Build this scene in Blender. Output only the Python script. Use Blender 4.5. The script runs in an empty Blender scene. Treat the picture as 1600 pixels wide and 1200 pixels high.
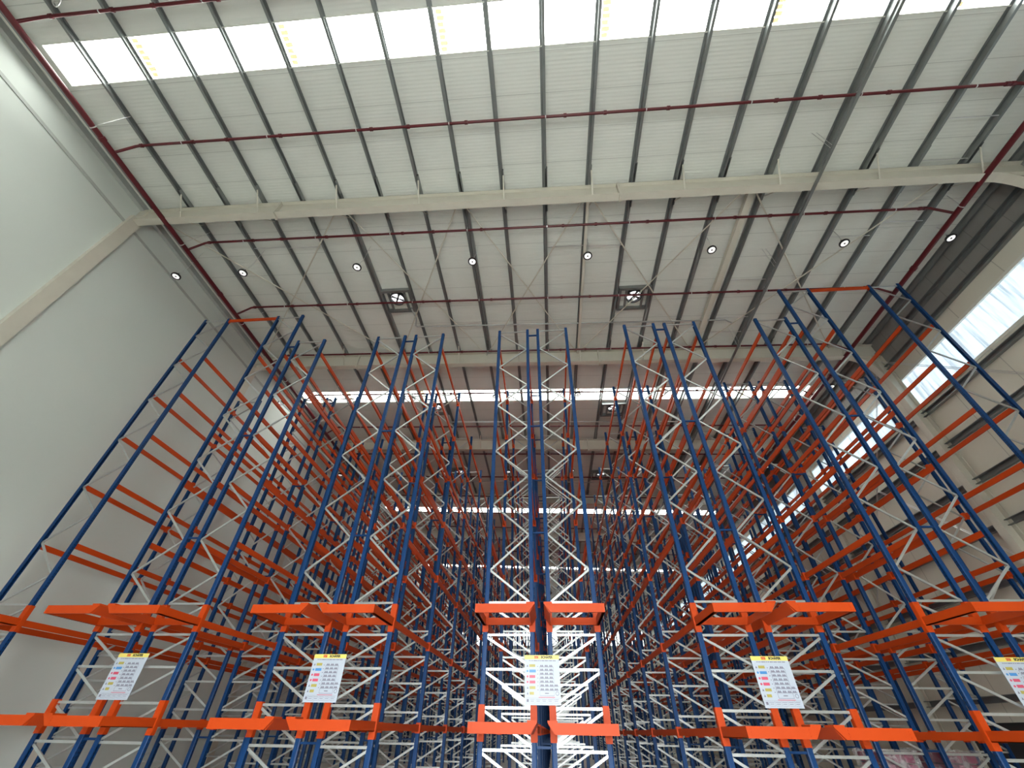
import bpy, math, random
from mathutils import Vector, Matrix
random.seed(7)
S = bpy.context.scene
COL = S.collection
ZC = 1.65                       # camera height; heights below are measured from eye level and lifted by ZC


# ------------------------------------------------------------------ mesh helpers
class MB:
    def __init__(self):
        self.v, self.f = [], []

    def box(self, x0, x1, y0, y1, z0, z1):
        n = len(self.v)
        self.v += [(x0, y0, z0), (x1, y0, z0), (x1, y1, z0), (x0, y1, z0),
                   (x0, y0, z1), (x1, y0, z1), (x1, y1, z1), (x0, y1, z1)]
        self.f += [tuple(n + i for i in q) for q in
                   ((0, 3, 2, 1), (4, 5, 6, 7), (0, 1, 5, 4), (1, 2, 6, 5), (2, 3, 7, 6), (3, 0, 4, 7))]
        return self

    def bar(self, a, b, w, h, up=(0, 0, 1)):
        """rectangular bar from a to b, w across, h along 'up'"""
        a, b = Vector(a), Vector(b)
        d = (b - a).normalized()
        u = Vector(up)
        s = d.cross(u)
        if s.length < 1e-4:
            s = d.cross(Vector((0, 1, 0)))
        s.normalize()
        u = s.cross(d).normalized()
        n = len(self.v)
        for p in (a, b):
            for i, j in ((-1, -1), (1, -1), (1, 1), (-1, 1)):
                self.v.append(tuple(p + s * (i * w / 2) + u * (j * h / 2)))
        self.f += [tuple(n + i for i in q) for q in
                   ((0, 3, 2, 1), (4, 5, 6, 7), (0, 1, 5, 4), (1, 2, 6, 5), (2, 3, 7, 6), (3, 0, 4, 7))]
        return self

    def channel(self, a, b, w, h, t, up):
        """U channel from a to b: web (w wide) and two flanges (h deep) standing along 'up'"""
        a, b = Vector(a), Vector(b)
        d = (b - a).normalized()
        u = Vector(up)
        u = (u - d * u.dot(d)).normalized()
        s = d.cross(u).normalized()
        prof = [(-w / 2, 0), (w / 2, 0), (w / 2, h), (w / 2 - t, h), (w / 2 - t, t), (-w / 2 + t, t), (-w / 2 + t, h), (-w / 2, h)]
        self.prism(a, b, s, u, prof)
        return self

    def prism(self, a, b, s, u, prof):
        n = len(self.v)
        k = len(prof)
        for p in (Vector(a), Vector(b)):
            for x, y in prof:
                self.v.append(tuple(p + s * x + u * y))
        for i in range(k):
            j = (i + 1) % k
            self.f.append((n + i, n + j, n + k + j, n + k + i))
        self.f.append(tuple(n + i for i in range(k))[::-1])
        self.f.append(tuple(n + k + i for i in range(k)))
        return self

    def tube(self, pts, r, seg=10, cap=True):
        pts = [Vector(p) for p in pts]
        n = len(self.v)
        m = len(pts)
        prev = None
        for i, p in enumerate(pts):
            d = (pts[min(i + 1, m - 1)] - pts[max(i - 1, 0)]).normalized()
            if prev is None:
                s = d.cross(Vector((0, 0, 1)))
                if s.length < 1e-3:
                    s = d.cross(Vector((1, 0, 0)))
            else:
                s = prev - d * prev.dot(d)
            s.normalize()
            prev = s
            u = d.cross(s)
            for k in range(seg):
                a = 2 * math.pi * k / seg
                self.v.append(tuple(p + s * (r * math.cos(a)) + u * (r * math.sin(a))))
        for i in range(m - 1):
            for k in range(seg):
                k2 = (k + 1) % seg
                self.f.append((n + i * seg + k, n + i * seg + k2, n + (i + 1) * seg + k2, n + (i + 1) * seg + k))
        if cap:
            self.f.append(tuple(n + k for k in range(seg))[::-1])
            self.f.append(tuple(n + (m - 1) * seg + k for k in range(seg)))
        return self

    def lathe(self, prof, c=(0, 0, 0), seg=24):
        n = len(self.v)
        m = len(prof)
        for r, z in prof:
            for k in range(seg):
                a = 2 * math.pi * k / seg
                self.v.append((c[0] + r * math.cos(a), c[1] + r * math.sin(a), c[2] + z))
        for i in range(m - 1):
            for k in range(seg):
                k2 = (k + 1) % seg
                self.f.append((n + i * seg + k, n + i * seg + k2, n + (i + 1) * seg + k2, n + (i + 1) * seg + k))
        if prof[0][0] > 1e-6:
            self.f.append(tuple(n + k for k in range(seg))[::-1])
        if prof[-1][0] > 1e-6:
            self.f.append(tuple(n + (m - 1) * seg + k for k in range(seg)))
        return self

    def poly(self, pts):
        n = len(self.v)
        self.v += [tuple(p) for p in pts]
        self.f.append(tuple(range(n, n + len(pts))))
        return self

    def extrude_y(self, outline, y0, y1):
        """outline in x,z extruded along y"""
        return self.prism((0, y0, 0), (0, y1, 0), Vector((1, 0, 0)), Vector((0, 0, 1)), outline)

    def mesh(self, name, m, smooth=False, bevel=0):
        import bmesh
        me = bpy.data.meshes.new(name)
        me.from_pydata(self.v, [], self.f)
        bm = bmesh.new()
        bm.from_mesh(me)
        bmesh.ops.recalc_face_normals(bm, faces=bm.faces)
        if bevel:
            bmesh.ops.bevel(bm, geom=[e for e in bm.edges if e.is_manifold and e.calc_face_angle(0) > 0.6],
                            offset=bevel, segments=2, profile=0.6, affect='EDGES', clamp_overlap=True)
        bm.to_mesh(me)
        bm.free()
        if smooth:
            for p in me.polygons:
                p.use_smooth = True
            try:
                me.set_sharp_from_angle(angle=0.7)
            except Exception:
                pass
        me.materials.append(m)
        return me

    def obj(self, name, m, parent=None, smooth=False, bevel=0):
        return link(name, self.mesh(name, m, smooth, bevel), parent)


def link(name, data, parent=None, loc=(0, 0, 0)):
    o = bpy.data.objects.new(name, data)
    COL.objects.link(o)
    o.location = loc
    if parent is not None:
        o.parent = parent
    return o


def tag(o, label, cat=None, group=None, kind=None):
    o['label'] = label
    if cat:
        o['category'] = cat
    if group:
        o['group'] = group
    if kind:
        o['kind'] = kind
    return o


def empty(name, loc=(0, 0, 0), parent=None):
    o = link(name, None, parent, loc)
    o.empty_display_size = 0.2
    return o


ORD = ['zeroth', 'first', 'second', 'third', 'fourth', 'fifth', 'sixth', 'seventh', 'eighth', 'ninth', 'tenth', 'eleventh',
       'twelfth', 'thirteenth', 'fourteenth', 'fifteenth', 'sixteenth', 'seventeenth', 'eighteenth', 'nineteenth', 'twentieth',
       'twenty-first', 'twenty-second', 'twenty-third', 'twenty-fourth']


# ------------------------------------------------------------------ materials
def new_mat(name):
    m = bpy.data.materials.new(name)
    m.use_nodes = True
    nt = m.node_tree
    return m, nt, nt.nodes['Principled BSDF']


def N(nt, t, **kw):
    n = nt.nodes.new(t)
    for k, v in kw.items():
        setattr(n, k, v)
    return n


def paint(name, col, rough=0.45, metal=0.0, var=0.12, scale=6.0, bump=0.0, bscale=80, spec=0.5):
    m, nt, b = new_mat(name)
    tc = N(nt, 'ShaderNodeTexCoord')
    no = N(nt, 'ShaderNodeTexNoise')
    no.inputs['Scale'].default_value = scale
    no.inputs['Detail'].default_value = 4
    nt.links.new(tc.outputs['Object'], no.inputs['Vector'])
    mx = N(nt, 'ShaderNodeMix', data_type='RGBA')
    mx.inputs['A'].default_value = (*[c * (1 - var) for c in col], 1)
    mx.inputs['B'].default_value = (*[min(1, c * (1 + var)) for c in col], 1)
    nt.links.new(no.outputs['Fac'], mx.inputs['Factor'])
    nt.links.new(mx.outputs['Result'], b.inputs['Base Color'])
    b.inputs['Roughness'].default_value = rough
    b.inputs['Metallic'].default_value = metal
    b.inputs['Specular IOR Level'].default_value = spec
    if bump:
        n2 = N(nt, 'ShaderNodeTexNoise')
        n2.inputs['Scale'].default_value = bscale
        nt.links.new(tc.outputs['Object'], n2.inputs['Vector'])
        bp = N(nt, 'ShaderNodeBump')
        bp.inputs['Strength'].default_value = bump
        bp.inputs['Distance'].default_value = 0.01
        nt.links.new(n2.outputs['Fac'], bp.inputs['Height'])
        nt.links.new(bp.outputs['Normal'], b.inputs['Normal'])
    return m


def emit(name, col, strength):
    m, nt, b = new_mat(name)
    b.inputs['Base Color'].default_value = (0.6, 0.6, 0.6, 1)
    b.inputs['Emission Color'].default_value = (*col, 1)
    b.inputs['Emission Strength'].default_value = strength
    return m


def math_node(nt, op, a, b=None):
    n = N(nt, 'ShaderNodeMath', operation=op)
    for i, v in enumerate((a, b)):
        if v is None:
            continue
        if isinstance(v, (int, float)):
            n.inputs[i].default_value = v
        else:
            nt.links.new(v, n.inputs[i])
    return n.outputs[0]


def blue_mat():
    m = paint('upright_blue', (0.005, 0.042, 0.145), 0.45, 0.0, 0.15, 3, spec=0.22)
    nt = m.node_tree
    b = nt.nodes['Principled BSDF']
    src = b.inputs['Base Color'].links[0].from_socket
    tc = N(nt, 'ShaderNodeTexCoord')
    sp = N(nt, 'ShaderNodeSeparateXYZ')
    nt.links.new(tc.outputs['Object'], sp.inputs[0])
    sn = N(nt, 'ShaderNodeSeparateXYZ')
    nt.links.new(tc.outputs['Normal'], sn.inputs[0])
    zf = math_node(nt, 'LESS_THAN', math_node(nt, 'FRACT', math_node(nt, 'MULTIPLY', sp.outputs['Z'], 1 / 0.075)), 0.42)
    yd = math_node(nt, 'LESS_THAN', math_node(nt, 'ABSOLUTE', math_node(nt, 'SUBTRACT', math_node(nt, 'ABSOLUTE', sp.outputs['Y']), 0.024)), 0.008)
    nx = math_node(nt, 'GREATER_THAN', math_node(nt, 'ABSOLUTE', sn.outputs['X']), 0.9)
    hole = math_node(nt, 'MULTIPLY', math_node(nt, 'MULTIPLY', zf, yd), nx)
    mx = N(nt, 'ShaderNodeMix', data_type='RGBA')
    nt.links.new(hole, mx.inputs['Factor'])
    nt.links.new(src, mx.inputs['A'])
    mx.inputs['B'].default_value = (0.006, 0.008, 0.015, 1)
    nt.links.new(mx.outputs['Result'], b.inputs['Base Color'])
    return m


def panel_mat(name, col, axis, pitch, line=0.02, dark=0.62, rib=0.0, rough=0.55, off=0.0):
    """sandwich panels: thin joint lines every pitch along an axis, fine ribs as bump"""
    m = paint(name, col, rough, 0, 0.05, 0.6)
    nt = m.node_tree
    b = nt.nodes['Principled BSDF']
    src = b.inputs['Base Color'].links[0].from_socket
    tc = N(nt, 'ShaderNodeTexCoord')
    sp = N(nt, 'ShaderNodeSeparateXYZ')
    nt.links.new(tc.outputs['Object'], sp.inputs[0])
    u = math_node(nt, 'ADD', sp.outputs[axis], 100 + off)
    fr = math_node(nt, 'FRACT', math_node(nt, 'DIVIDE', u, pitch))
    ln = math_node(nt, 'LESS_THAN', fr, line / pitch)
    mx = N(nt, 'ShaderNodeMix', data_type='RGBA')
    nt.links.new(ln, mx.inputs['Factor'])
    nt.links.new(src, mx.inputs['A'])
    mx.inputs['B'].default_value = (*[c * dark for c in col], 1)
    nt.links.new(mx.outputs['Result'], b.inputs['Base Color'])
    if rib:
        s = math_node(nt, 'SINE', math_node(nt, 'MULTIPLY', u, 2 * math.pi / rib))
        bp = N(nt, 'ShaderNodeBump')
        bp.inputs['Strength'].default_value = 0.25
        bp.inputs['Distance'].default_value = 0.01
        nt.links.new(s, bp.inputs['Height'])
        nt.links.new(bp.outputs['Normal'], b.inputs['Normal'])
    return m


M_BLUE = blue_mat()
M_ORANGE = paint('beam_orange', (0.53, 0.054, 0.003), 0.5, 0, 0.08, 2, spec=0.25)
M_GALV = paint('galvanised', (0.50, 0.52, 0.515), 0.36, 0.65, 0.12, 9)
M_PURLIN = paint('purlin_steel', (0.235, 0.25, 0.25), 0.42, 0.6, 0.15, 3)
M_CREAM = paint('frame_cream', (0.60, 0.57, 0.49), 0.6, 0, 0.08, 2, 0.15, 30)
M_RED = paint('sprinkler_red', (0.10, 0.006, 0.011), 0.33, 0, 0.12, 4)
M_BOLT = paint('clip_zinc', (0.7, 0.7, 0.7), 0.35, 0.7, 0.05)
M_CEIL = panel_mat('roof_panel', (0.72, 0.735, 0.69), 1, 1.0, 0.02, 0.72, 0.1, 0.5, 0.2)
M_WALL_L = paint('wall_plaster', (0.63, 0.672, 0.635), 0.8, 0, 0.05, 0.35, 0.1, 14)
M_WALL_R = panel_mat('wall_panel', (0.69, 0.665, 0.57), 1, 2.03, 0.03, 0.7, 0.0, 0.55, 0.4)
M_WALL_B = panel_mat('wall_panel_far', (0.6, 0.58, 0.53), 0, 2.0, 0.03, 0.7)
M_FLOOR = paint('floor_concrete', (0.57, 0.57, 0.54), 0.42, 0, 0.12, 0.5)
M_SKY = emit('skylight_glow', (0.96, 1.0, 0.94), 12.5)
M_SKYY = emit('skylight_overlap', (1.0, 0.74, 0.26), 0.8)
M_FRAMEW = paint('skylight_curb', (0.72, 0.72, 0.66), 0.5)
M_TRIM = paint('trim_grey', (0.42, 0.44, 0.42), 0.6)
M_BLACK = paint('black_housing', (0.012, 0.012, 0.013), 0.4)
M_LENS = emit('lamp_lens', (1.0, 0.99, 0.96), 0.85)
M_DARK = paint('dark_door', (0.03, 0.03, 0.032), 0.6)
M_WHITE = paint('sign_white', (0.50, 0.56, 0.65), 0.45, 0, 0.02)
M_YEL = paint('sign_yellow', (0.82, 0.70, 0.16), 0.45, 0, 0.02)
M_YEL2 = paint('sign_ochre', (0.44, 0.38, 0.09), 0.45, 0, 0.02)
M_SBLUE = paint('sign_blue', (0.07, 0.27, 0.62), 0.45, 0, 0.02)
M_PINK = paint('sign_pink', (0.66, 0.09, 0.16), 0.45, 0, 0.02)
M_GREY = paint('sign_grey', (0.2, 0.19, 0.26), 0.5, 0, 0.02)
M_INK = paint('sign_ink', (0.02, 0.02, 0.025), 0.5, 0, 0.02)
M_SRED = paint('sign_red', (0.62, 0.035, 0.02), 0.5, 0, 0.02)
M_ASPH = paint('yard_concrete', (0.5, 0.5, 0.48), 0.8)
M_WOOD = paint('pallet_wood', (0.36, 0.23, 0.12), 0.8, 0, 0.2, 12)
M_SACK = paint('maroon_sacks', (0.22, 0.03, 0.075), 0.6, 0, 0.3, 5)


def window_mat():
    m, nt, b = new_mat('translucent_window')
    tc = N(nt, 'ShaderNodeTexCoord')
    sp = N(nt, 'ShaderNodeSeparateXYZ')
    nt.links.new(tc.outputs['Object'], sp.inputs[0])
    cb = N(nt, 'ShaderNodeCombineXYZ')
    nt.links.new(math_node(nt, 'MULTIPLY', sp.outputs['Y'], 8.0), cb.inputs[1])
    nt.links.new(math_node(nt, 'MULTIPLY', sp.outputs['Z'], 0.35), cb.inputs[2])
    no = N(nt, 'ShaderNodeTexNoise')
    no.inputs['Scale'].default_value = 1.0
    no.inputs['Detail'].default_value = 3
    nt.links.new(cb.outputs[0], no.inputs['Vector'])
    rp = N(nt, 'ShaderNodeValToRGB')
    rp.color_ramp.elements[0].position = 0.38
    rp.color_ramp.elements[0].color = (0.36, 0.47, 0.56, 1)
    rp.color_ramp.elements[1].position = 0.52
    rp.color_ramp.elements[1].color = (0.70, 0.87, 0.96, 1)
    nt.links.new(no.outputs['Fac'], rp.inputs['Fac'])
    nt.links.new(rp.outputs['Color'], b.inputs['Emission Color'])
    b.inputs['Emission Strength'].default_value = 1.1
    b.inputs['Base Color'].default_value = (0.5, 0.55, 0.6, 1)
    return m


M_WIN = window_mat()
M_WINF = emit('far_window_glow', (0.95, 1.0, 1.0), 3.0)


def wrap_mat():
    m = bpy.data.materials.new('stretch_film')
    m.use_nodes = True
    nt = m.node_tree
    b = nt.nodes['Principled BSDF']
    b.inputs['Base Color'].default_value = (0.8, 0.78, 0.78, 1)
    b.inputs['Roughness'].default_value = 0.25
    tc = N(nt, 'ShaderNodeTexCoord')
    no = N(nt, 'ShaderNodeTexNoise')
    no.inputs['Scale'].default_value = 3.5
    no.inputs['Detail'].default_value = 6
    no.inputs['Distortion'].default_value = 1.5
    nt.links.new(tc.outputs['Object'], no.inputs['Vector'])
    rp = N(nt, 'ShaderNodeValToRGB')
    rp.color_ramp.elements[0].position = 0.35
    rp.color_ramp.elements[0].color = (0.06, 0.06, 0.06, 1)
    rp.color_ramp.elements[1].position = 0.75
    rp.color_ramp.elements[1].color = (0.5, 0.5, 0.5, 1)
    nt.links.new(no.outputs['Fac'], rp.inputs['Fac'])
    nt.links.new(rp.outputs['Color'], b.inputs['Alpha'])
    return m


M_WRAP = wrap_mat()

# ------------------------------------------------------------------ building shell
XL, XR = -15.0, 15.65
YB, YF = -6.3, 75.0
SL = -0.033


def roof_z(x):                  # underside of the roof panels
    return ZC + 14.80 + SL * x


BAY = 8.12
RAFTERS = [6.68 + BAY * k for k in range(-1, 9)]
SKYS = [2.18 + 2 * BAY * k for k in range(-0, 5)]

fl = MB().box(XL - 0.3, XR + 0.3, YB - 0.3, YF + 0.3, -0.3, 0).obj('floor', M_FLOOR)
tag(fl, 'smooth grey concrete warehouse floor under the racks', 'floor', None, 'structure')

yard = MB().box(-40, 40, -60, YB - 0.3, -0.4, -0.1).obj('ground', M_ASPH)
tag(yard, 'pale concrete yard outside the loading doorway', 'ground', None, 'structure')

cb = MB()
ys = [YB - 0.3]
for s in SKYS:
    ys += [s - 0.5, s + 0.5]
ys.append(YF + 0.3)
for i in range(0, len(ys), 2):
    x0, x1 = XL - 0.3, XR + 0.3
    cb.prism((0, ys[i], 0), (0, ys[i + 1], 0), Vector((1, 0, 0)), Vector((0, 0, 1)),
             [(x0, roof_z(x0)), (x1, roof_z(x1)), (x1, roof_z(x1) + 0.1), (x0, roof_z(x0) + 0.1)])
ce = cb.obj('ceiling', M_CEIL)
tag(ce, 'pale ribbed roof panels sloping down towards the right wall', 'ceiling', None, 'structure')

PUR_X = [0.49 + 1.5 * k for k in range(-10, 11)]
for i, s in enumerate(SKYS):
    b = MB()
    x0, x1 = XL + 0.75, XR - 1.2
    b.prism((0, s - 0.5, 0), (0, s + 0.5, 0), Vector((1, 0, 0)), Vector((0, 0, 1)),
            [(x0, roof_z(x0) + 0.03), (x1, roof_z(x1) + 0.03), (x1, roof_z(x1) + 0.07), (x0, roof_z(x0) + 0.07)])
    w = b.obj('window_%d' % (i + 1), M_SKY)
    tag(w, ['nearest glowing white skylight strip across the roof, at the top of the photo',
            'second skylight strip, white band behind the upper ends of the racks',
            'third skylight strip, thin white band between the rack braces',
            'fourth skylight strip, thin broken white line far down the roof',
            'farthest skylight strip, faint line above the end of the aisles'][i], 'skylight', None, 'structure')
    c = MB()
    for xa, xb in ((XL - 0.3, x0), (x1, XR + 0.3)):
        c.prism((0, s - 0.5, 0), (0, s + 0.5, 0), Vector((1, 0, 0)), Vector((0, 0, 1)),
                [(xa, roof_z(xa)), (xb, roof_z(xb)), (xb, roof_z(xb) + 0.1), (xa, roof_z(xa) + 0.1)])
    for yy in (s - 0.53, s + 0.5):
        c.prism((0, yy, 0), (0, yy + 0.03, 0), Vector((1, 0, 0)), Vector((0, 0, 1)),
                [(x0, roof_z(x0) - 0.02), (x1, roof_z(x1) - 0.02), (x1, roof_z(x1) + 0.1), (x0, roof_z(x0) + 0.1)])
    c.obj('curb', M_FRAMEW, w)
    for px in PUR_X[2::3]:
        o = MB()
        for k in range(7):
            if x0 < px + 0.1 < x1 - 0.2:
                xx = px + 0.09
                o.box(xx, xx + 0.17 + 0.04 * (k % 2), s - 0.46 + k * 0.135, s - 0.46 + k * 0.135 + 0.10, roof_z(xx) + 0.005, roof_z(xx) + 0.02)
        if o.v:
            o.obj('sheet_overlap', M_SKYY, w)

# walls ---------------------------------------------------------------
wl = MB().box(XL - 0.3, XL, YB - 0.3, YF + 0.3, 0, roof_z(XL) + 0.1).obj('wall_left', M_WALL_L)
tag(wl, 'tall plain off-white wall on the left', 'wall', None, 'structure')
tr = MB().box(XL, XL + 0.03, YB, YF, ZC + 14.09, ZC + 14.2).obj('trim_1', M_TRIM)
tag(tr, 'thin grey line running along the top of the left wall', 'trim', None, 'structure')
tr = MB().box(XL, XL + 0.16, YB, YF, roof_z(XL) - 0.24, roof_z(XL) - 0.01).obj('trim_2', M_TRIM)
tag(tr, 'grey steel eave channel in the corner of left wall and roof', 'trim', None, 'structure')
tr = MB().tube([(XL + 0.42, YB, roof_z(XL) - 0.2), (XL + 0.42, YF, roof_z(XL) - 0.2)], 0.035, 8).obj('trim_3', M_FRAMEW, None, True)
tag(tr, 'slim pale conduit along the roof edge beside the red main pipe', 'trim', None, 'structure')

# right wall with window strip openings
WZ0, WZ1 = ZC + 10.43, ZC + 11.82
wins = [(RAFTERS[k] + 1.42, RAFTERS[k + 1] + 0.42) for k in range(0, 9)]
wins[-1] = (wins[-1][0], YF - 1.2)
DOCK = (17.4, 21.6, ZC + 0.47)
wr = MB()
cuts = sorted([(a, b, WZ0, WZ1) for a, b in wins])
wr.box(XR, XR + 0.2, YB - 0.3, YF + 0.3, WZ1, roof_z(XR) + 0.1)
prev = YB - 0.3
for a, b, _, _ in cuts:
    wr.box(XR, XR + 0.2, prev, a, WZ0, WZ1)
    prev = b
wr.box(XR, XR + 0.2, prev, YF + 0.3, WZ0, WZ1)
wr.box(XR, XR + 0.2, YB - 0.3, YF + 0.3, DOCK[2], WZ0)
wr.box(XR, XR + 0.2, YB - 0.3, DOCK[0], 0, DOCK[2])
wr.box(XR, XR + 0.2, DOCK[1], YF + 0.3, 0, DOCK[2])
o = wr.obj('wall_right', M_WALL_R)
tag(o, 'cream panelled wall on the right with a high window strip', 'wall', None, 'structure')
nw = len(SKYS)
for i, (a, b) in enumerate(wins):
    w = MB().box(XR + 0.05, XR + 0.09, a, b, WZ0, WZ1).obj('window_%d' % (nw + 1 + i), M_WIN)
    where = ['beside the viewer, out past the edge', 'nearest, before the first cream column', 'just beyond the first cream column',
             'third along the wall', 'fourth along the wall', 'fifth along the wall', 'sixth along the wall',
             'seventh along the wall', 'last before the far wall'][i]
    tag(w, 'long pale blue translucent window high on right wall, ' + where, 'window', None, 'structure')
    f = MB()
    f.box(XR - 0.04, XR + 0.12, a, b, WZ1 - 0.01, WZ1 + 0.1).box(XR - 0.04, XR + 0.12, a, b, WZ0 - 0.1, WZ0 + 0.01)
    f.box(XR - 0.04, XR + 0.12, a - 0.07, a + 0.01, WZ0 - 0.1, WZ1 + 0.1).box(XR - 0.04, XR + 0.12, b - 0.01, b + 0.07, WZ0 - 0.1, WZ1 + 0.1)
    f.obj('frame', M_FRAMEW, w)
d = MB()
d.box(XR + 0.06, XR + 0.12, DOCK[0], DOCK[1], 0, DOCK[2])
for k in range(1, 4):
    d.box(XR + 0.05, XR + 0.07, DOCK[0], DOCK[1], k * 0.52, k * 0.52 + 0.03)
d = d.obj('door_1', M_DARK)
tag(d, 'black dock door low in the right wall behind the racks', 'door', None, 'structure')

for i, z in enumerate((9.95, 8.5, 7.0, 5.5, 4.0, 2.5, 1.0, 12.55, 13.35)):
    g = MB()
    g.channel((XR - 0.02, YB, ZC + z + 0.1), (XR - 0.02, YF, ZC + z + 0.1), 0.2, 0.14, 0.02, (-1, 0, 0))
    g = g.obj('trim_%d' % (4 + i), M_PURLIN)
    tag(g, 'dark steel rail along the right wall, ' + ['directly below the window strip', 'second below the window strip',
        'third below the window strip', 'fourth below the window strip', 'fifth below the window strip', 'sixth below the window strip',
        'lowest, above the dock door', 'first above the window strip', 'uppermost under the roof edge'][i], 'wall rail', None, 'structure')

M_EAVE_SHADE = panel_mat('eave_shade', (0.27, 0.265, 0.25), 1, 1.0, 0.02, 0.7, 0.2)  # dark colour stands in for the shade under the right eave
o = MB().box(XR - 0.012, XR - 0.001, YB, YF, ZC + 12.62, roof_z(XR) - 0.01).obj('trim_13', M_EAVE_SHADE)
tag(o, 'dark grey strip of painted shade along the top of the right wall', 'trim', None, 'structure')

# far wall and the wall behind the camera
FWZ0, FWZ1 = ZC + 10.3, ZC + 12.2
fw = MB()
fw.box(XL, XR, YF, YF + 0.2, 0, FWZ0).box(XL, XR, YF, YF + 0.2, FWZ1, ZC + 15.4)
fw.box(XL, XL + 1.0, YF, YF + 0.2, FWZ0, FWZ1).box(XR - 1.0, XR, YF, YF + 0.2, FWZ0, FWZ1)
o = fw.obj('wall_far', M_WALL_B)
tag(o, 'distant end wall behind the deep racks', 'wall', None, 'structure')
w = MB().box(XL + 1.0, XR - 1.0, YF + 0.05, YF + 0.09, FWZ0, FWZ1).obj('window_%d' % (nw + len(wins) + 1), M_WINF)
tag(w, 'bright window band across the end wall, glimpsed between the racks', 'window', None, 'structure')
for k in range(7):
    xx = XL + 1.0 + k * (XR - XL - 2) / 6
    MB().box(xx - 0.05, xx + 0.05, YF - 0.02, YF + 0.1, FWZ0, FWZ1).obj('mullion', M_FRAMEW, w)
DX, DZ = 3.3, 5.2
bw = MB()
bw.box(XL, -DX, YB - 0.2, YB, 0, DZ).box(DX, XR, YB - 0.2, YB, 0, DZ).box(XL, XR, YB - 0.2, YB, DZ, ZC + 15.4)
o = bw.obj('wall_near', M_WALL_B)
tag(o, 'end wall behind the viewer with an open loading doorway', 'wall', None, 'structure')

# purlins ------------------------------------------------------------------
PB = -0.21                       # purlin underside relative to the roof panels
for i, x in enumerate(PUR_X):
    zt = roof_z(x)
    b = MB()
    b.channel((x - 0.04, YB, zt - 0.105), (x - 0.04, YF, zt - 0.105), 0.20, 0.075, 0.01, (1, 0, 0))
    b.box(x - 0.11, x - 0.03, YB, YF, zt - 0.015, zt - 0.003)
    for ry in RAFTERS:
        b.box(x - 0.015, x + 0.06, ry - 0.75, ry + 0.75, zt - 0.205, zt - 0.02)
    if i in (5, 8):
        b.channel((x + 0.16, RAFTERS[1], zt - 0.105), (x + 0.16, RAFTERS[2], zt - 0.105), 0.20, 0.075, 0.01, (-1, 0, 0))
    o = b.obj('roof_purlin', M_PURLIN)
    tag(o, 'grey steel roof purlin running lengthwise, %s from the left wall' % ORD[i + 1], 'purlin', 'roof purlins', 'structure')

# cream portal frames
for i, ry in enumerate(RAFTERS):
    r = empty('portal_frame', (0, ry, 0))
    lab = ['cream steel portal frame overhead, behind the viewer', 'nearest cream steel roof rafter, crossing above the open floor',
           'second cream roof rafter, just behind the front rack tops', 'third cream roof rafter, behind the second skylight strip',
           'fourth cream roof rafter down the hall', 'fifth cream roof rafter down the hall', 'sixth cream roof rafter down the hall',
           'seventh cream roof rafter down the hall', 'eighth cream roof rafter down the hall', 'last cream roof rafter, by the end wall'][i]
    tag(r, lab, 'roof frame', 'portal frames', 'structure')

    def top(x): return roof_z(x) - 0.205
    def bot(x): return ZC + 13.85 + SL * x
    x0, x1 = XL + 0.02, XR - 0.03
    b = MB()
    for lo, hi, hw in ((lambda x: bot(x), lambda x: bot(x) + 0.02, 0.125), (lambda x: bot(x) + 0.02, lambda x: top(x) - 0.02, 0.012),
                       (lambda x: top(x) - 0.02, lambda x: top(x), 0.125)):
        b.prism((0, -hw, 0), (0, hw, 0), Vector((1, 0, 0)), Vector((0, 0, 1)), [(x0, lo(x0)), (x1, lo(x1)), (x1, hi(x1)), (x0, hi(x0))])
    for x in (-9.3, 2.95):       # bolted end plates
        b.box(x - 0.03, x + 0.03, -0.14, 0.14, bot(x) - 0.09, top(x))
    b.obj('rafter', M_CREAM, r)
    c = MB()
    c.box(XL + 0.005, XL + 0.17, -0.2, 0.2, 0, bot(XL) + 0.2)
    c.prism((0, -0.1, 0), (0, 0.1, 0), Vector((1, 0, 0)), Vector((0, 0, 1)),
            [(XL + 0.01, bot(XL) + 0.2), (XL + 0.3, bot(XL) + 0.3), (XL + 0.3, top(XL)), (XL + 0.01, top(XL))])
    c.obj('column', M_CREAM, r)
    c = MB()
    xi = 15.18
    c.box(xi, xi + 0.02, -0.15, 0.15, 0, ZC + 13.3).box(xi + 0.02, XR - 0.04, -0.01, 0.01, 0, ZC + 13.3).box(XR - 0.06, XR - 0.03, -0.15, 0.15, 0, ZC + 13.3)
    n = 8                        # curved haunch between column and rafter
    arc = []
    for k in range(n + 1):
        a = math.pi / 2 * k / n
        arc.append((xi - 0.95 + 0.95 * math.sin(a), ZC + 11.55 + 1.83 * math.cos(a) ** 0.9 if k < n else ZC + 11.55))
    for k in range(n):
        (ax, az), (bx, bz) = arc[k], arc[k + 1]
        c.bar((ax, 0, az), (bx, 0, bz), 0.3, 0.02, (0.7, 0, 0.7))
    c.extrude_y(arc + [(xi + 0.1, ZC + 11.55), (xi + 0.1, ZC + 13.4)], -0.01, 0.01)
    c.obj('column', M_CREAM, r)
    for j, x in enumerate(PUR_X):
        if j % 2 == 1 and x > XL + 1:
            b = MB()
            b.bar((x + 0.05, -0.62, roof_z(x) - 0.19), (x + 0.05, -0.1, bot(x) + 0.06), 0.05, 0.012)
            b.bar((x + 0.05, 0.62, roof_z(x) - 0.19), (x + 0.05, 0.1, bot(x) + 0.06), 0.05, 0.012)
            b.obj('fly_brace', M_CREAM, r)

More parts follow.
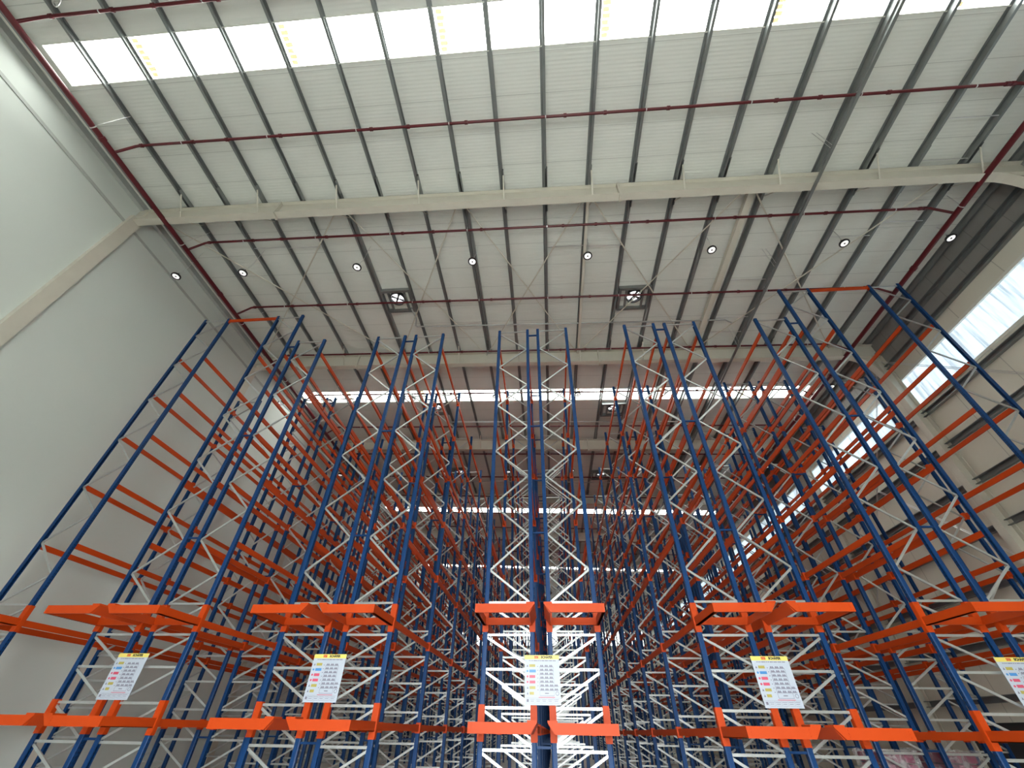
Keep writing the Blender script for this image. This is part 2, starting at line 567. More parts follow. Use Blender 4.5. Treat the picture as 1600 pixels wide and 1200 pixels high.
# cross rods and cream struts between the first two rafters ahead
NODES = [-14.6, -7.1, -2.6, 1.95, 7.4, 13.7]
for k in range(5):
    for s in (0, 1):
        a, c = NODES[k + s], NODES[k + 1 - s]
        za, zc_ = roof_z(a) - 0.32, roof_z(c) - 0.32
        o = MB().tube([(a, RAFTERS[1] + 0.05, za - 0.03 * s), (c, RAFTERS[2] - 0.05, zc_ - 0.03 * s)], 0.026, 6).obj('cross_brace_rod', M_CREAM)
        tag(o, 'thin steel cross rod under the roof between first two rafters, %s cross from left, rising %s' % (ORD[k + 1], ['leftwards', 'rightwards'][s]),
            'brace rod', 'roof cross rods', 'structure')
for x, w_ in ((1.97, 0.1), (7.5, 0.22)):
    b = MB().box(x - w_ / 2, x + w_ / 2, RAFTERS[1] + 0.1, RAFTERS[2] - 0.1, roof_z(x) - 0.4, roof_z(x) - 0.215)
    o = b.obj('roof_strut', M_CREAM)
    tag(o, ['slim cream strut joining the first two rafters above the middle rack', 'wide cream strut joining the first two rafters right of centre'][w_ > 0.15],
        'roof strut', None, 'structure')
SAG = [(-11.5, 8.4), (0.49, 8.9), (1.99, 8.95), (7.99, 10.8), (7.99, 12.8), (7.99, 13.7), (10.99, 9.0), (12.49, 8.5), (12.49, 5.2), (12.49, 6.4), (-10.0, 8.45)]
for k, (x, y) in enumerate(SAG):
    o = MB().bar((x + 0.03, y, roof_z(x) - 0.17), (x + 1.44, y, roof_z(x + 1.5) - 0.17), 0.025, 0.025).obj('purlin_tie', M_BOLT)
    tag(o, 'short metal tie bar between two neighbouring roof purlins', 'tie bar', 'purlin ties', 'structure')

# ------------------------------------------------------------------ racks
Y0, BAYD, NF = 10.5, 3.585, 15
FW = 1.05
H_STD, H_TALL = ZC + 11.58, ZC + 13.15
LEVELS = [ZC + z for z in (0.05, 1.89, 3.76, 5.55, 7.34, 9.13, 10.92)]
UW, UD = 0.10, 0.10            # upright size across and along the row


def upright_mesh(sgn, h):
    """open-backed upright; perforated web on the sgn side"""
    w, d, t = UW / 2, UD / 2, 0.006
    out = [(w, -d * .8), (w, d * .8), (w * .55, d), (-w, d), (-w, d * .45), (-w + t, d * .45), (-w + t, d - t), (w * .5, d - t), (w - t, d * .75),
           (w - t, -d * .75), (w * .5, -d + t), (-w + t, -d + t), (-w + t, -d * .45), (-w, -d * .45), (-w, -d), (w * .55, -d)]
    b = MB()
    b.prism((0, 0, 0.01), (0, 0, h), Vector((sgn, 0, 0)), Vector((0, 1, 0)), out)
    b.box(-0.08, 0.08, -0.07, 0.07, 0.0, 0.012)
    return b.mesh('upright', M_BLUE)


UP = {(s, h): upright_mesh(s, h) for s in (-1, 1) for h in (H_STD, H_TALL)}
ZIG = [11.39, 10.56, 9.72, 8.88, 8.05, 7.2, 6.35, 5.52, 4.68, 3.85, 3.0, 2.29]
LOWH = [2.29, 1.64, 1.01, 0.37, -0.27, -0.9, -1.5]


def braces(side, tall):
    """brace members of one frame, x from 0 (outer upright) towards side*FW (inner); list of (kind, a, b)"""
    xo, xi = side * 0.045, side * (FW - 0.045)
    L = []
    tz = 13.05 if tall else 11.49
    L.append(('horizontal_brace', (xo, tz), (xi, tz)))
    zz = list(ZIG)
    on = True
    if tall:
        zz = [12.98, 12.2] + zz
    for k in range(len(zz) - 1):
        a, b = (xo, xi) if on else (xi, xo)
        L.append(('diagonal_brace', (a, zz[k]), (b, zz[k + 1])))
        on = not on
    for k, z in enumerate(LOWH):
        L.append(('horizontal_brace', (xo, z), (xi, z)))
        if k + 1 < len(LOWH):
            L.append(('diagonal_brace', (xo, z - 0.05), (xi, LOWH[k + 1] + 0.05)))
    return [(n, (a[0], 0.0, ZC + a[1]), (b[0], 0.0, ZC + b[1])) for n, a, b in L]


def brace_mb(mb, a, b, k=0):
    mb.channel((a[0], -0.02 + 0.004 * (k % 2), a[2]), (b[0], -0.02 + 0.004 * (k % 2), b[2]), 0.046, 0.034, 0.004, (0, 1, 0))
    return mb


BR = {}
for side in (-1, 1):
    b = MB()
    for k, (n, a, c) in enumerate(braces(side, False)):
        brace_mb(b, a, c, k)
    BR[side] = b.mesh('bracing', M_GALV)


def beam_mb(b, y0, y1, x, z, hh=0.13, th=0.05):
    b.box(x - th / 2, x + th / 2, y0, y1, z - hh / 2, z + hh / 2)
    b.box(x - th / 2 - 0.005, x + th / 2 + 0.005, y0, y0 + 0.008, z - 0.1, z + 0.1)
    b.box(x - th / 2 - 0.005, x + th / 2 + 0.005, y1 - 0.008, y1, z - 0.1, z + 0.1)
    return b


g_ = UD / 2 + 0.002
BEAM = beam_mb(MB(), g_, BAYD - g_, 0, 0).mesh('beam', M_ORANGE, False)
cm = MB().box(-0.058, 0.058, -0.054, 0.054, -0.11, 0.11).box(-0.062, -0.056, -0.06, 0.06, -0.09, 0.09).box(0.056, 0.062, -0.06, 0.06, -0.09, 0.09)
CONN = cm.mesh('beam_connector', M_ORANGE)
slv = MB()
slv.box(-0.062, 0.062, -0.06, 0.056, -0.285, 0.285)
slv.box(-0.067, -0.061, -0.05, 0.05, -0.26, 0.26).box(0.061, 0.067, -0.05, 0.05, -0.26, 0.26)
for k in range(5):
    slv.box(-0.03, -0.015, -0.066, -0.058, -0.24 + k * 0.12, -0.225 + k * 0.12)
    slv.box(0.015, 0.03, -0.066, -0.058, -0.24 + k * 0.12, -0.225 + k * 0.12)
SLEEVE = slv.mesh('sleeve', M_ORANGE)
SPACER = {}


def platform(parent, xo, xi, side, z):
    """cantilever frame in front of one half row; xo aisle upright, xi flue upright, side = +1 when flue lies to +x"""
    p = empty('cantilever_shelf', (0, 0, 0), parent)
    yf, h = 9.1, 0.078
    e = 0.045
    outline = [(xo - side * e, z - h), (xo - side * e, z + h), (xi + side * 0.1, z + h), (xi - side * 0.03, z - h)]
    b = MB().extrude_y(outline, yf, yf + 0.05)
    for xx in (xo + side * 0.02, xi - side * 0.10):       # bolt heads
        for dz in (-0.04, 0.0, 0.04):
            b.box(xx - 0.008, xx + 0.008, yf - 0.006, yf, z + dz - 0.008, z + dz + 0.008)
    b.obj('front_plate', M_ORANGE, p)
    b = MB().box(min(xo - side * e, xo + side * 0.012), max(xo - side * e, xo + side * 0.012), yf + 0.05, Y0 - 0.06, z - h, z + h)
    b.box(min(xo - side * e, xo + side * 0.035), max(xo - side * e, xo + side * 0.035), yf + 0.05, Y0 - 0.06, z - h, z - h + 0.012)
    b.obj('side_beam', M_ORANGE, p)
    xa, xb = xi - side * 0.03, xi + side * 0.03
    b = MB()
    b.prism((0, yf + 0.05, 0), (0, Y0 - 0.06, 0), Vector((1, 0, 0)), Vector((0, 0, 1)),
            [(xa, z - h), (xa + side * 0.02, z - h), (xb + side * 0.07, z + h), (xb, z + h)])
    b.obj('side_beam', M_ORANGE, p)
    b = MB().box(min(xi - side * 0.07, xi + side * 0.1), max(xi - side * 0.07, xi + side * 0.1), yf - 0.005, yf + 0.30, z + h, z + h + 0.03)
    b.obj('end_cap', M_ORANGE, p)
    yr = Y0 - 0.115
    b = MB().extrude_y([(xo + side * 0.0, z - 0.07), (xo, z + 0.07), (xi, z + 0.07), (xi, z - 0.07)], yr, yr + 0.05)
    for xx in (xo + side * 0.09, xi - side * 0.09):
        for dz in (-0.035, 0.035):
            b.box(xx - 0.008, xx + 0.008, yr - 0.006, yr, z + dz - 0.008, z + dz + 0.008)
    b.obj('rear_plate', M_ORANGE, p)
    b = MB()
    s2 = side
    b.extrude_y([(xi - s2 * 0.02, z - 0.07), (xi + s2 * 0.10, z + 0.07), (xi - s2 * 0.02, z + 0.07)], yr + 0.005, yr + 0.045)
    b.obj('gusset', M_ORANGE, p)
    return p


def half_row(rack, xo, xi, tall, front_shelf):
    side = 1 if xi > xo else -1
    for k in range(NF):
        y = Y0 + BAYD * k
        t = tall and k == 0
        h = H_TALL if t else H_STD
        fr = empty('upright_frame', (xo, y, 0), rack)
        link('upright', UP[(-side, h)], fr)
        link('upright', UP[(side, h)], fr, (xi - xo, 0, 0))
        if k == 0:
            for q, (n, a, c) in enumerate(braces(side, t)):
                link(n, brace_mb(MB(), a, c, q).mesh(n, M_GALV), fr)
            for z in LEVELS[:2]:
                for x in (0, xi - xo):
                    link('sleeve', SLEEVE, fr, (x, 0, z + 0.085))
        else:
            link('bracing', BR[side], fr)
    if front_shelf:
        for z in LEVELS[:2]:
            platform(rack, xo, xi, side, z)


def rack(name_label, halves, tall_flags, group):
    """halves: list of (aisle upright x, flue upright x)"""
    xc = sum(sum(h) for h in halves) / (2 * len(halves))
    r = empty('pallet_rack', (0, 0, 0))
    tag(r, name_label, 'pallet rack', group)
    for h, t in zip(halves, tall_flags):
        half_row(r, h[0], h[1], t, True)
    xs = [x for h in halves for x in h]
    ind = 0
    rest = MB()
    rc = MB()
    for k in range(NF - 1):
        y = Y0 + BAYD * k
        for li, z in enumerate(LEVELS):
            for x in xs:
                if ind < 98:
                    link('beam', BEAM, r, (x, y, z))
                    ind += 1
                else:
                    beam_mb(rest, y + g_, y + BAYD - g_, x, z)
    cn = 0
    for k in range(1, NF):
        y = Y0 + BAYD * k
        for z in LEVELS:
            for x in xs:
                if cn < 84:
                    link('beam_connector', CONN, r, (x, y, z))
                    cn += 1
                else:
                    rc.box(x - 0.058, x + 0.058, y - 0.054, y + 0.054, z - 0.11, z + 0.11)
    o = rest.obj('beam', M_ORANGE, r)
    o['kind'] = 'stuff'
    o = rc.obj('beam_connector', M_ORANGE, r)
    o['kind'] = 'stuff'
    if len(halves) == 2:
        a, b = halves[0][1], halves[1][1]
        a, b = min(a, b) + UW / 2, max(a, b) - UW / 2
        for k in range(7):
            for z in (11.27, 7.2, 3.9, -0.22):
                s = MB().box(a, b, Y0 + BAYD * k - 0.025, Y0 + BAYD * k + 0.025, ZC + z - 0.02, ZC + z + 0.02)
                link('row_spacer', s.mesh('row_spacer', M_BLUE), r)
    return r


XRK = {'L': [(-12.94, -13.99)], 'A': [(-10.77, -9.72), (-8.28, -9.33)], 'B': [(-6.12, -5.07), (-3.59, -4.64)],
       'C': [(-1.42, -0.37), (1.06, 0.01)], 'D': [(3.22, 4.27), (5.72, 4.67)], 'E': [(7.91, 8.96), (10.41, 9.36)], 'R': [(12.62, 13.67)]}
rack('single blue and orange pallet rack standing against the left wall', XRK['L'], [True], 'pallet racks')
rack('double pallet rack carrying the leftmost load sign, next to the wall rack', XRK['A'], [True, False], 'pallet racks')
rack('double pallet rack carrying the second load sign from the left', XRK['B'], [False, False], 'pallet racks')
rack('central double pallet rack straight ahead, with bright silver braces', XRK['C'], [False, False], 'pallet racks')
rack('double pallet rack carrying the fourth load sign, right of the central rack', XRK['D'], [False, False], 'pallet racks')
rack('double pallet rack carrying the cropped load sign at the right edge', XRK['E'], [False, True], 'pallet racks')
rack('single blue and orange pallet rack in front of the windowed right wall', XRK['R'], [True], 'pallet racks')

for (xa, xb), lab in (((-12.94, -10.77), 'orange tie beam across the top of the leftmost aisle'),
                      ((10.41, 12.62), 'orange tie beam across the top of the rightmost aisle')):
    b = MB().box(xa + 0.05, xb - 0.05, Y0 - 0.03, Y0 + 0.03, ZC + 12.98, ZC + 13.1)
    b.box(xa + 0.05, xa + 0.06, Y0 - 0.05, Y0 + 0.05, ZC + 12.92, ZC + 13.14).box(xb - 0.06, xb - 0.05, Y0 - 0.05, Y0 + 0.05, ZC + 12.92, ZC + 13.14)
    tag(b.obj('portal_tie_beam', M_ORANGE), lab, 'tie beam')


# ------------------------------------------------------------------ load signs
def text(body, size, m, parent, name, loc, align='CENTER', bold=0.0):
    c = bpy.data.curves.new(name, 'FONT')
    c.body = body
    c.size = size
    c.align_x = align
    c.align_y = 'CENTER'
    c.extrude = 0.0008
    c.offset = bold
    c.materials.append(m)
    tmp = bpy.data.objects.new('lettering_source', c)
    COL.objects.link(tmp)
    bpy.context.view_layer.update()
    me = bpy.data.meshes.new_from_object(tmp.evaluated_get(bpy.context.evaluated_depsgraph_get()))
    bpy.data.objects.remove(tmp)
    bpy.data.curves.remove(c)
    if not me.materials:
        me.materials.append(m)
    o = link(name, me, parent, loc)
    o.rotation_euler = (math.pi / 2, 0, 0)
    return o


def load_sign(xc, label):
    W, H = 0.725, 0.84
    s = empty('load_sign', (xc, 10.40, ZC + 0.415))
    tag(s, label, 'sign', 'load signs on the rack ends')
    MB().box(-W / 2, W / 2, 0, 0.012, 0, H).obj('panel', M_WHITE, s)
    MB().box(-W / 2, W / 2, -0.002, 0.0, H - 0.075, H).obj('header', M_YEL, s)
    a = text('SSI', 0.06, M_SRED, s, 'header_lettering', (-0.115, -0.003, H - 0.038), 'CENTER', 0.003)
    a.scale = (1.25, 1, 1)
    a['label'] = 'red letters'
    a = text('SCHÄFER', 0.058, M_INK, s, 'header_lettering', (0.105, -0.003, H - 0.038), 'CENTER', 0.003)
    a['label'] = 'black letters'
    b = MB()                      # subtitle: a dashed grey line of small print
    x = -0.27
    rnd = random.Random(3)
    while x < 0.27:
        w = rnd.uniform(0.012, 0.03)
        b.box(x, x + w, -0.0015, 0, H - 0.107, H - 0.091)
        x += w + rnd.choice((0.005, 0.005, 0.014))
    b.obj('small_print', M_GREY, s)
    for k, (m, w) in enumerate(((M_YEL2, .125), (M_SBLUE, .135), (M_PINK, .12), (M_PINK, .12), (M_YEL2, .12), (M_YEL2, .09))):
        z = H - 0.185 - k * 0.093
        MB().box(-0.265, -0.265 + w, -0.002, 0, z - 0.024, z + 0.024).obj('warning_box', m, s)
        ic = MB()
        if m is M_YEL2:
            ic.extrude_y([(-0.325, z - 0.02), (-0.285, z - 0.02), (-0.305, z + 0.02)], -0.002, 0)
        else:
            ic.extrude_y([(-0.305 + 0.02 * math.cos(t * math.pi / 5), z + 0.02 * math.sin(t * math.pi / 5)) for t in range(10)], -0.002, 0)
        ic.obj('warning_icon', M_SBLUE if m is M_SBLUE else (M_PINK if m is M_PINK else M_GREY), s)
    d = MB()
    x0, x1 = -0.055, 0.235
    for k in range(7):
        z = H - 0.205 - k * 0.066
        d.box(x0, x1, -0.002, 0, z - 0.006, z)
        if k < 6:
            d.box(x0, x0 + 0.004, -0.002, 0, z - 0.066, z).box(x1 - 0.004, x1, -0.002, 0, z - 0.066, z)
        n = 4 if k >= 5 else 3
        for j in range(n):
            px = x0 + 0.012 + j * 0.095
            d.box(px, px + 0.075, -0.002, 0, z + 0.003, z + 0.016)
            d.box(px + 0.01, px + 0.03, -0.002, 0, z + 0.016, z + 0.034).box(px + 0.042, px + 0.062, -0.002, 0, z + 0.016, z + 0.034)
        d.box(x0 - 0.045, x0 - 0.028, -0.002, 0, z + 0.0, z + 0.014)
    z = H - 0.205 - 6 * 0.066
    d.box(x0, x0 + 0.004, -0.002, 0, z - 0.09, z).box(x1 - 0.004, x1, -0.002, 0, z - 0.09, z).box(x0, x1, -0.002, 0, z - 0.09, z - 0.084)
    d.box(x0 + 0.1, x0 + 0.18, -0.002, 0, z - 0.055, z - 0.04)
    d.box(x1, x1 + 0.1, -0.002, 0, z - 0.004, z).box(x1, x1 + 0.1, -0.002, 0, z + 0.062, z + 0.066)
    d.obj('rack_drawing', M_GREY, s)
    MB().box(x0 - 0.03, x1 + 0.01, -0.0015, 0, z - 0.118, z - 0.108).obj('red_rule', M_PINK, s)
    c = MB()
    cx, cz, ro, ri, n = 0.295, z - 0.05, 0.034, 0.026, 20
    for t in range(n):
        a0, a1 = 2 * math.pi * t / n, 2 * math.pi * (t + 1) / n
        c.extrude_y([(cx + ri * math.cos(a0), cz + ri * math.sin(a0)), (cx + ro * math.cos(a0), cz + ro * math.sin(a0)),
                     (cx + ro * math.cos(a1), cz + ro * math.sin(a1)), (cx + ri * math.cos(a1), cz + ri * math.sin(a1))], -0.002, 0)
    c.obj('round_stamp', M_GREY, s)
    f = MB()
    f.box(-0.335, 0.34, -0.0015, 0, 0.112, 0.115)
    f.box(-0.325, -0.285, -0.002, 0, 0.05, 0.095)
    for j in range(5):
        px = -0.26 + j * 0.12
        f.box(px, px + 0.095, -0.0015, 0, 0.088, 0.094).box(px + 0.01, px + 0.08, -0.0015, 0, 0.06, 0.067).box(px, px + 0.1, -0.0015, 0, 0.03, 0.033)
        f.box(px - 0.012, px - 0.01, -0.0015, 0, 0.03, 0.11)
    f.obj('footer_table', M_GREY, s)
    return s


for x, lab in ((-9.43, 'leftmost white load sign with yellow header, beside the left wall'),
               (-4.81, 'white load sign with yellow header, second from the left'),
               (-0.18, 'white load sign in the middle, on the central rack'),
               (4.46, 'white load sign with yellow header, fourth from the left'),
               (9.12, 'white load sign cut off by the right edge of the photo')):
    load_sign(x, lab)

# ------------------------------------------------------------------ sprinklers
def pipe_z(x): return ZC + 14.36 + SL * x


XML, XMR = -13.62, 14.12
for x, lab in ((XML, 'thick dark red sprinkler main pipe along the left wall'), (XMR, 'thick dark red sprinkler main pipe along the right wall')):
    zz = ZC + (14.28 if x < 0 else 13.42)
    r = empty('sprinkler_main', (x, 0, zz))
    tag(r, lab, 'sprinkler pipe', 'sprinkler mains')
    MB().tube([(0, YB, 0), (0, 74, 0)], 0.085, 14).obj('pipe', M_RED, r, True)
    for k in range(12):
        y = -2.2 + 6.1 * k
        MB().tube([(0, y - 0.06, 0), (0, y + 0.06, 0)], 0.105, 14).obj('coupling', M_RED, r, True)
    for k in range(10):
        y = 3.55 + 4.06 * 2 * k if False else 3.55 + 4.06 * k
        b = MB().tube([(0, y - 0.015, 0), (0, y + 0.015, 0)], 0.095, 14)
        if x < 0:
            b.tube([(0, y, 0.08), (0.75, y, roof_z(x) - 0.2 - zz)], 0.01, 6)
        else:
            b.tube([(0, y, 0.08), (0, y, roof_z(x) - 0.2 - zz)], 0.01, 6)
        b.obj('hanger', M_BOLT, r)
BRY = [1.06, 4.32, 7.89, 11.18, 14.37] + [14.37 + 3.3 * k for k in range(1, 15)]
BLAB = ['first dark red sprinkler branch, at the top left corner above the skylight', 'second sprinkler branch from the viewer, between skylight and nearest rafter',
        'third sprinkler branch, just behind the nearest rafter', 'fourth sprinkler branch, level with the roof fans', 'fifth sprinkler branch, beside the second rafter']
for i, y in enumerate(BRY):
    r = empty('sprinkler_branch', (0, y, 0))
    tag(r, BLAB[i] if i < 5 else 'dark red sprinkler branch pipe across the roof, %s from the viewer' % ORD[i + 1], 'sprinkler pipe', 'sprinkler branches')
    xa, xb = XML + 0.62, XMR - 0.62
    zm1, zm2 = ZC + 14.28, ZC + 13.42
    pts = [(XML, 0, zm1 + 0.075), (XML + 0.5, 0, pipe_z(xa) - 0.03), (xa, 0, pipe_z(xa)), (xb, 0, pipe_z(xb)), (XMR - 0.5, 0, pipe_z(xb) - 0.03), (XMR, 0, zm2 + 0.075)]
    MB().tube(pts, 0.043, 10).obj('pipe', M_RED, r, True)
    if i < 9:
        for x in [xa + 0.05, xb - 0.05] + [xa + 1.9 + 3.05 * k for k in range(9)] + [xa + 3.1 + 6.1 * k for k in range(4)]:
            MB().tube([(x - 0.045, 0, pipe_z(x)), (x + 0.045, 0, pipe_z(x + 0.09))], 0.062, 10).obj('coupling', M_RED, r, True)
        for k, x in enumerate(PUR_X[2:-1:2]):
            MB().tube([(x + 0.02, 0, pipe_z(x) - 0.05), (x + 0.02, 0, roof_z(x) - 0.2)], 0.009, 6).tube([(x + 0.005, 0, pipe_z(x)), (x + 0.035, 0, pipe_z(x))], 0.05, 10).obj('hanger', M_BOLT, r)
        for k in range(8):
            x = xa + 1.0 + 3.4 * k
            MB().tube([(x, 0, pipe_z(x) + 0.03), (x, 0, pipe_z(x) + 0.12)], 0.012, 6).lathe([(0.0, 0.12), (0.03, 0.125), (0.03, 0.13), (0, 0.135)], (x, 0, pipe_z(x)), 8).obj('sprinkler_head', M_BOLT, r)

# ------------------------------------------------------------------ lamps
LX = [-14.0, -11.28, -6.75, -2.32, 1.96, 6.42, 11.02, 14.6]
hs = MB().lathe([(0.0, 0.13), (0.07, 0.125), (0.09, 0.07), (0.15, 0.05), (0.165, 0.02), (0.165, -0.02), (0.125, -0.025), (0.12, -0.008), (0, -0.008)], seg=28)
ME_H = hs.mesh('housing', M_BLACK, True)
ME_L = MB().lathe([(0.118, -0.009), (0.118, -0.018), (0.04, -0.02), (0.0, -0.02)], seg=28).mesh('lens', M_LENS, True)
ME_S = MB().lathe([(0.032, -0.02), (0.03, -0.028), (0, -0.03)], seg=12).mesh('sensor', M_BLACK, True)
for row, yy in enumerate((8.62, 16.75, 24.9, 33.0)):
    for i, x in enumerate(LX):
        z = ZC + 13.42
        l = empty('high_bay_lamp', (x, yy + 0.012 * x, z))
        tag(l, 'round black-rimmed hanging lamp, %s from the left in the %s row' % (ORD[i + 1], ['nearest', 'second', 'third', 'fourth'][row]), 'lamp', 'high bay lamps')
        link('housing', ME_H, l)
        link('lens', ME_L, l)
        link('sensor', ME_S, l)
        MB().tube([(0, 0, 0.12), (0.1, 0.05, 0.6), (0.12, 0.08, roof_z(x) - 0.03 - z)], 0.008, 6).obj('cord', M_BOLT, l)
        MB().tube([(-0.06, 0, 0.1), (-0.03, 0, 0.2), (0.03, 0, 0.2), (0.06, 0, 0.1)], 0.008, 6).obj('hook', M_BLACK, l)

# ------------------------------------------------------------------ roof fans and their conduits
FX = [(-6.2, PUR_X[5], PUR_X[6]), (4.3, PUR_X[12], PUR_X[13])]
M_FANSKY = emit('fan_daylight', (0.95, 0.98, 1.0), 1.6)
for row in range(3):
    for i, (fx, pa, pb) in enumerate(FX):
        y0, y1 = [(10.72, 11.95), (11.0, 12.2)][i]
        y0 += BAY * row
        y1 += BAY * row
        xa, xb = pa + 0.08, pb - 0.06
        z = roof_z((xa + xb) / 2)
        f = empty('roof_fan', ((xa + xb) / 2, (y0 + y1) / 2, z))
        tag(f, 'square steel framed roof fan, %s one of the %s pair' % (['left', 'right'][i], ['nearest', 'second', 'third'][row]), 'fan', 'roof fans')
        w, d = (xb - xa) / 2, (y1 - y0) / 2
        b = MB()
        b.box(-w, w, -d, -d + 0.11, -0.2, -0.01).box(-w, w, d - 0.11, d, -0.2, -0.01)
        b.box(-w, -w + 0.1, -d + 0.11, d - 0.11, -0.2, -0.01).box(w - 0.1, w, -d + 0.11, d - 0.11, -0.2, -0.01)
        b.box(-w * 0.55, -w * 0.45, -d + 0.11, d - 0.11, -0.18, -0.01).box(w * 0.5, w * 0.6, -d + 0.11, d - 0.11, -0.18, -0.01)
        b.obj('frame', M_PURLIN, f)
        cy = -d + 0.5
        h = MB()
        n = 28
        for t in range(n):
            a0, a1 = 2 * math.pi * t / n, 2 * math.pi * (t + 1) / n
            q = [(0.30 * math.cos(a0), cy + 0.30 * math.sin(a0)), (0.34 * math.cos(a0), cy + 0.34 * math.sin(a0)),
                 (0.34 * math.cos(a1), cy + 0.34 * math.sin(a1)), (0.30 * math.cos(a1), cy + 0.30 * math.sin(a1))]
            h.prism((0, 0, -0.16), (0, 0, -0.005), Vector((1, 0, 0)), Vector((0, 1, 0)), q)
        h.obj('shroud', M_DARK, f)
        MB().lathe([(0.0, -0.02), (0.298, -0.02), (0.298, -0.015), (0, -0.01)], (0, cy, 0), 28).obj('dome', M_FANSKY, f)
        MB().lathe([(0.0, -0.17), (0.05, -0.165), (0.05, -0.06), (0, -0.06)], (0, cy, 0), 12).obj('motor', M_DARK, f)
        for k in range(4):
            a = k * math.pi / 2 + 0.5
            ca, sa = math.cos(a), math.sin(a)
            b = MB()
            pr = [(0.04, -0.02), (0.28, -0.06), (0.28, 0.06), (0.04, 0.02)]
            b.prism((0, 0, -0.10), (0, 0, -0.092), Vector((1, 0, 0)), Vector((0, 1, 0)), [(ca * x - sa * y, cy + sa * x + ca * y) for x, y in pr])
            b.obj('blade', M_DARK, f)
        b = MB().box(-w * 0.45, w * 0.5, d - 0.42, d - 0.12, -0.06, -0.02)
        for k in range(3):
            b.box(-w * 0.45, w * 0.5, d - 0.40 + k * 0.1, d - 0.385 + k * 0.1, -0.075, -0.06)
        b.obj('louvre_panel', M_FRAMEW, f)
for row in range(3):
    y = 12.72 + 7.9 * row
    z0 = lambda x: roof_z(x) - 0.33
    b = MB()
    b.tube([(-5.75, y - 0.95, roof_z(-5.75) - 0.15), (-5.6, y - 0.5, z0(-5.6)), (-5.75, y - 0.05, z0(-5.75)), (-5.7, y, z0(-5.7)), (8.4, y + 0.1, z0(8.4)), (8.75, y + 0.3, z0(8.7))], 0.035, 8)
    b.tube([(4.95, y - 0.6, roof_z(4.9) - 0.15), (4.85, y, z0(4.85))], 0.035, 8)
    r = b.obj('electrical_conduit', M_GALV, None, True)
    tag(r, 'grey electrical conduit crossing the roof behind the %s pair of fans' % ['nearest', 'second', 'third'][row], 'conduit', 'fan conduits')
    for x in (-3.9, 0.49, 3.49, 6.5):
        MB().tube([(x, y + 0.05, z0(x) + 0.03), (x, y + 0.05, roof_z(x) - 0.19)], 0.01, 6).obj('hanger', M_BOLT, r)
b = MB()
b.channel((8.93, YB, ZC + 13.27), (8.93, 60, ZC + 13.27), 0.085, 0.06, 0.006, (0, 0, 1))
r = b.obj('cable_tray', M_PURLIN)
tag(r, 'long narrow grey cable tray hanging lengthwise below the rafters', 'cable tray')
for k in range(16):
    y = -2.7 + 4.06 * k
    MB().tube([(8.86, y, ZC + 13.3), (8.86, y, roof_z(8.9) - 0.02)], 0.007, 6).tube([(9.0, y, ZC + 13.3), (9.0, y, roof_z(8.9) - 0.02)], 0.007, 6).obj('hanger', M_BOLT, r)

# cable loop hanging in the top left corner
pts = []
for k in range(15):
    a = math.pi * k / 14
    pts.append((-12.12 - 0.16 * math.cos(a), 0.55 + 0.3 * math.sin(a), ZC + 14.62 - 0.42 * math.sin(a)))
pts = [(pts[0][0], pts[0][1], roof_z(-12) - 0.03)] + pts + [(pts[-1][0], pts[-1][1], roof_z(-12) - 0.03)]
tag(MB().tube(pts, 0.018, 8).obj('cable_loop', M_BOLT, None, True), 'loop of grey cable hanging from the roof in the top left corner', 'cable')

# rods on the right wall
for k in range(1, 4):
    for s in (0, 1):
        a = (15.35, RAFTERS[k] + 0.15, ZC + (12.9 if s == 0 else 4.5))
        c = (15.35, RAFTERS[k + 1] - 0.15, ZC + (4.5 if s == 0 else 12.9))
        b = MB()
        for off in (-0.04, 0.04):
            b.tube([(a[0] + 0.03 * s, a[1], a[2] + off), (c[0] + 0.03 * s, c[1], c[2] + off)], 0.012, 6)
        tag(b.obj('wall_brace_rod', M_BOLT), 'pair of thin diagonal rods on the right wall, %s panel along, %s towards the back' % (ORD[k], ['falling', 'rising'][s]), 'brace rod', 'wall brace rods', 'structure')

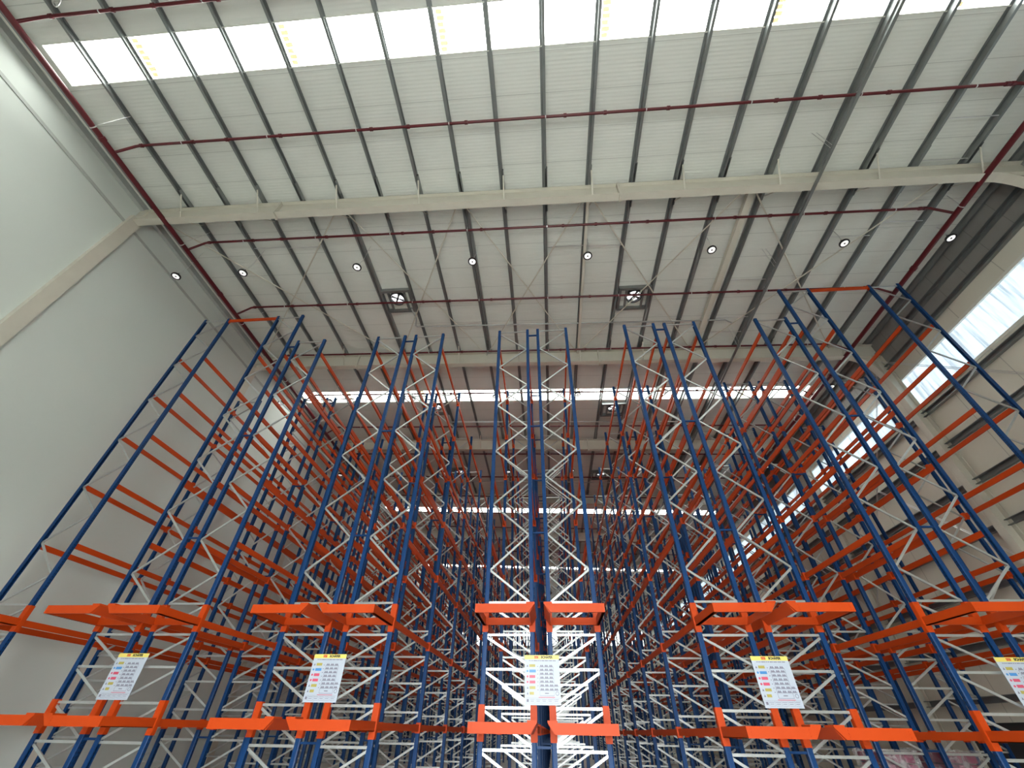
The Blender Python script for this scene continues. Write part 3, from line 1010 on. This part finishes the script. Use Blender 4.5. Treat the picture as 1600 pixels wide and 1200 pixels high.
# wrapped goods on the floor behind the front of the right-hand double rack
def goods(x0, x1, y0, y1, top_z, label):
    g = empty('wrapped_pallet_load', ((x0 + x1) / 2, (y0 + y1) / 2, 0))
    tag(g, label, 'pallet load', 'wrapped pallet loads')
    w, d = (x1 - x0) / 2, (y1 - y0) / 2
    b = MB()
    for yy in (-d, -0.06, d - 0.12):
        b.box(-w, w, yy, yy + 0.12, 0, 0.1)
    for k in range(6):
        xx = -w + k * (2 * w - 0.12) / 5
        b.box(xx, xx + 0.12, -d, d, 0.1, 0.14)
    b.obj('pallet', M_WOOD, g)
    rnd = random.Random(int(x0 * 10))
    nl = 6
    lh = (top_z - 0.15) / nl
    for k in range(nl):
        for i in range(3):
            for j in range(2):
                xx = -w + 0.03 + i * (2 * w - 0.06) / 3
                yy = -d + 0.03 + j * (2 * d - 0.06) / 2
                e = rnd.uniform(0.0, 0.02)
                MB().box(xx + e, xx + (2 * w - 0.06) / 3 - 0.012, yy + e, yy + d - 0.045, 0.145 + k * lh, 0.14 + (k + 1) * lh - 0.006).obj('sack', M_SACK, g, True, 0.05)
    f = MB()
    nx, ny = 12, 10
    for sgn, ax in ((-1, 'y'), (1, 'y'), (-1, 'x'), (1, 'x')):
        pts = []
        for i in range(nx + 1):
            for j in range(ny + 1):
                u = i / nx * 2 - 1
                z = 0.1 + (top_z - 0.08) * j / ny
                bulge = 0.012 + rnd.uniform(0, 0.025) + (0.03 if j == ny else 0)
                pts.append((u * (w + 0.02), sgn * (d + bulge), z + (rnd.uniform(-.03, .05) if j == ny else 0)) if ax == 'y' else (sgn * (w + bulge), u * (d + 0.02), z + (rnd.uniform(-.03, .05) if j == ny else 0)))
        n = len(f.v)
        f.v += pts
        for i in range(nx):
            for j in range(ny):
                a = n + i * (ny + 1) + j
                f.f.append((a, a + ny + 1, a + ny + 2, a + 1))
    f.obj('stretch_film', M_WRAP, g, True)
    return g


goods(8.03, 8.87, 14.3, 15.45, 1.40, 'maroon sacks in clear stretch film at the bottom right, left-hand load of two')
goods(9.46, 10.3, 14.3, 15.45, 1.42, 'maroon sacks in clear stretch film at the bottom right, right-hand load of two')

# ------------------------------------------------------------------ daylight
wd = bpy.data.worlds.new('World')
S.world = wd
wd.use_nodes = True
bg = wd.node_tree.nodes['Background']
bg.inputs['Color'].default_value = (0.92, 0.97, 0.97, 1)
bg.inputs['Strength'].default_value = 34.0
pl = bpy.data.lights.new('doorway_portal', 'AREA')
pl.shape = 'RECTANGLE'
pl.size, pl.size_y = 2 * DX, DZ
pl.cycles.is_portal = True
po = bpy.data.objects.new('doorway_portal', pl)
COL.objects.link(po)
po.location = (0, YB - 0.1, DZ / 2)
po.rotation_euler = (math.pi / 2, 0, 0)

# ------------------------------------------------------------------ camera
cam = bpy.data.cameras.new('camera')
cam.sensor_width = 36
cam.lens = 640.71 / 1600 * 36
cam.clip_start = 0.05
cam.clip_end = 300
co = bpy.data.objects.new('camera', cam)
COL.objects.link(co)
Rr = ((0.99699809, -0.06661226, 0.03946659), (0.07631751, 0.75951949, -0.64599209), (0.01305535, 0.64706488, 0.76232316))
mw = Matrix.Identity(4)
for r_ in range(3):
    mw[r_][0] = Rr[r_][0]
    mw[r_][1] = Rr[r_][2]
    mw[r_][2] = -Rr[r_][1]
mw[2][3] = ZC
co.matrix_world = mw
S.camera = co

vs = S.view_settings
vs.view_transform = 'Standard'
vs.look = 'None'
vs.gamma = 1
vs.use_curve_mapping = False
vs.exposure = 0.06
S.cycles.max_bounces = 10
S.cycles.diffuse_bounces = 6
S.cycles.glossy_bounces = 4
S.cycles.transparent_max_bounces = 12
S.cycles.use_denoising = True
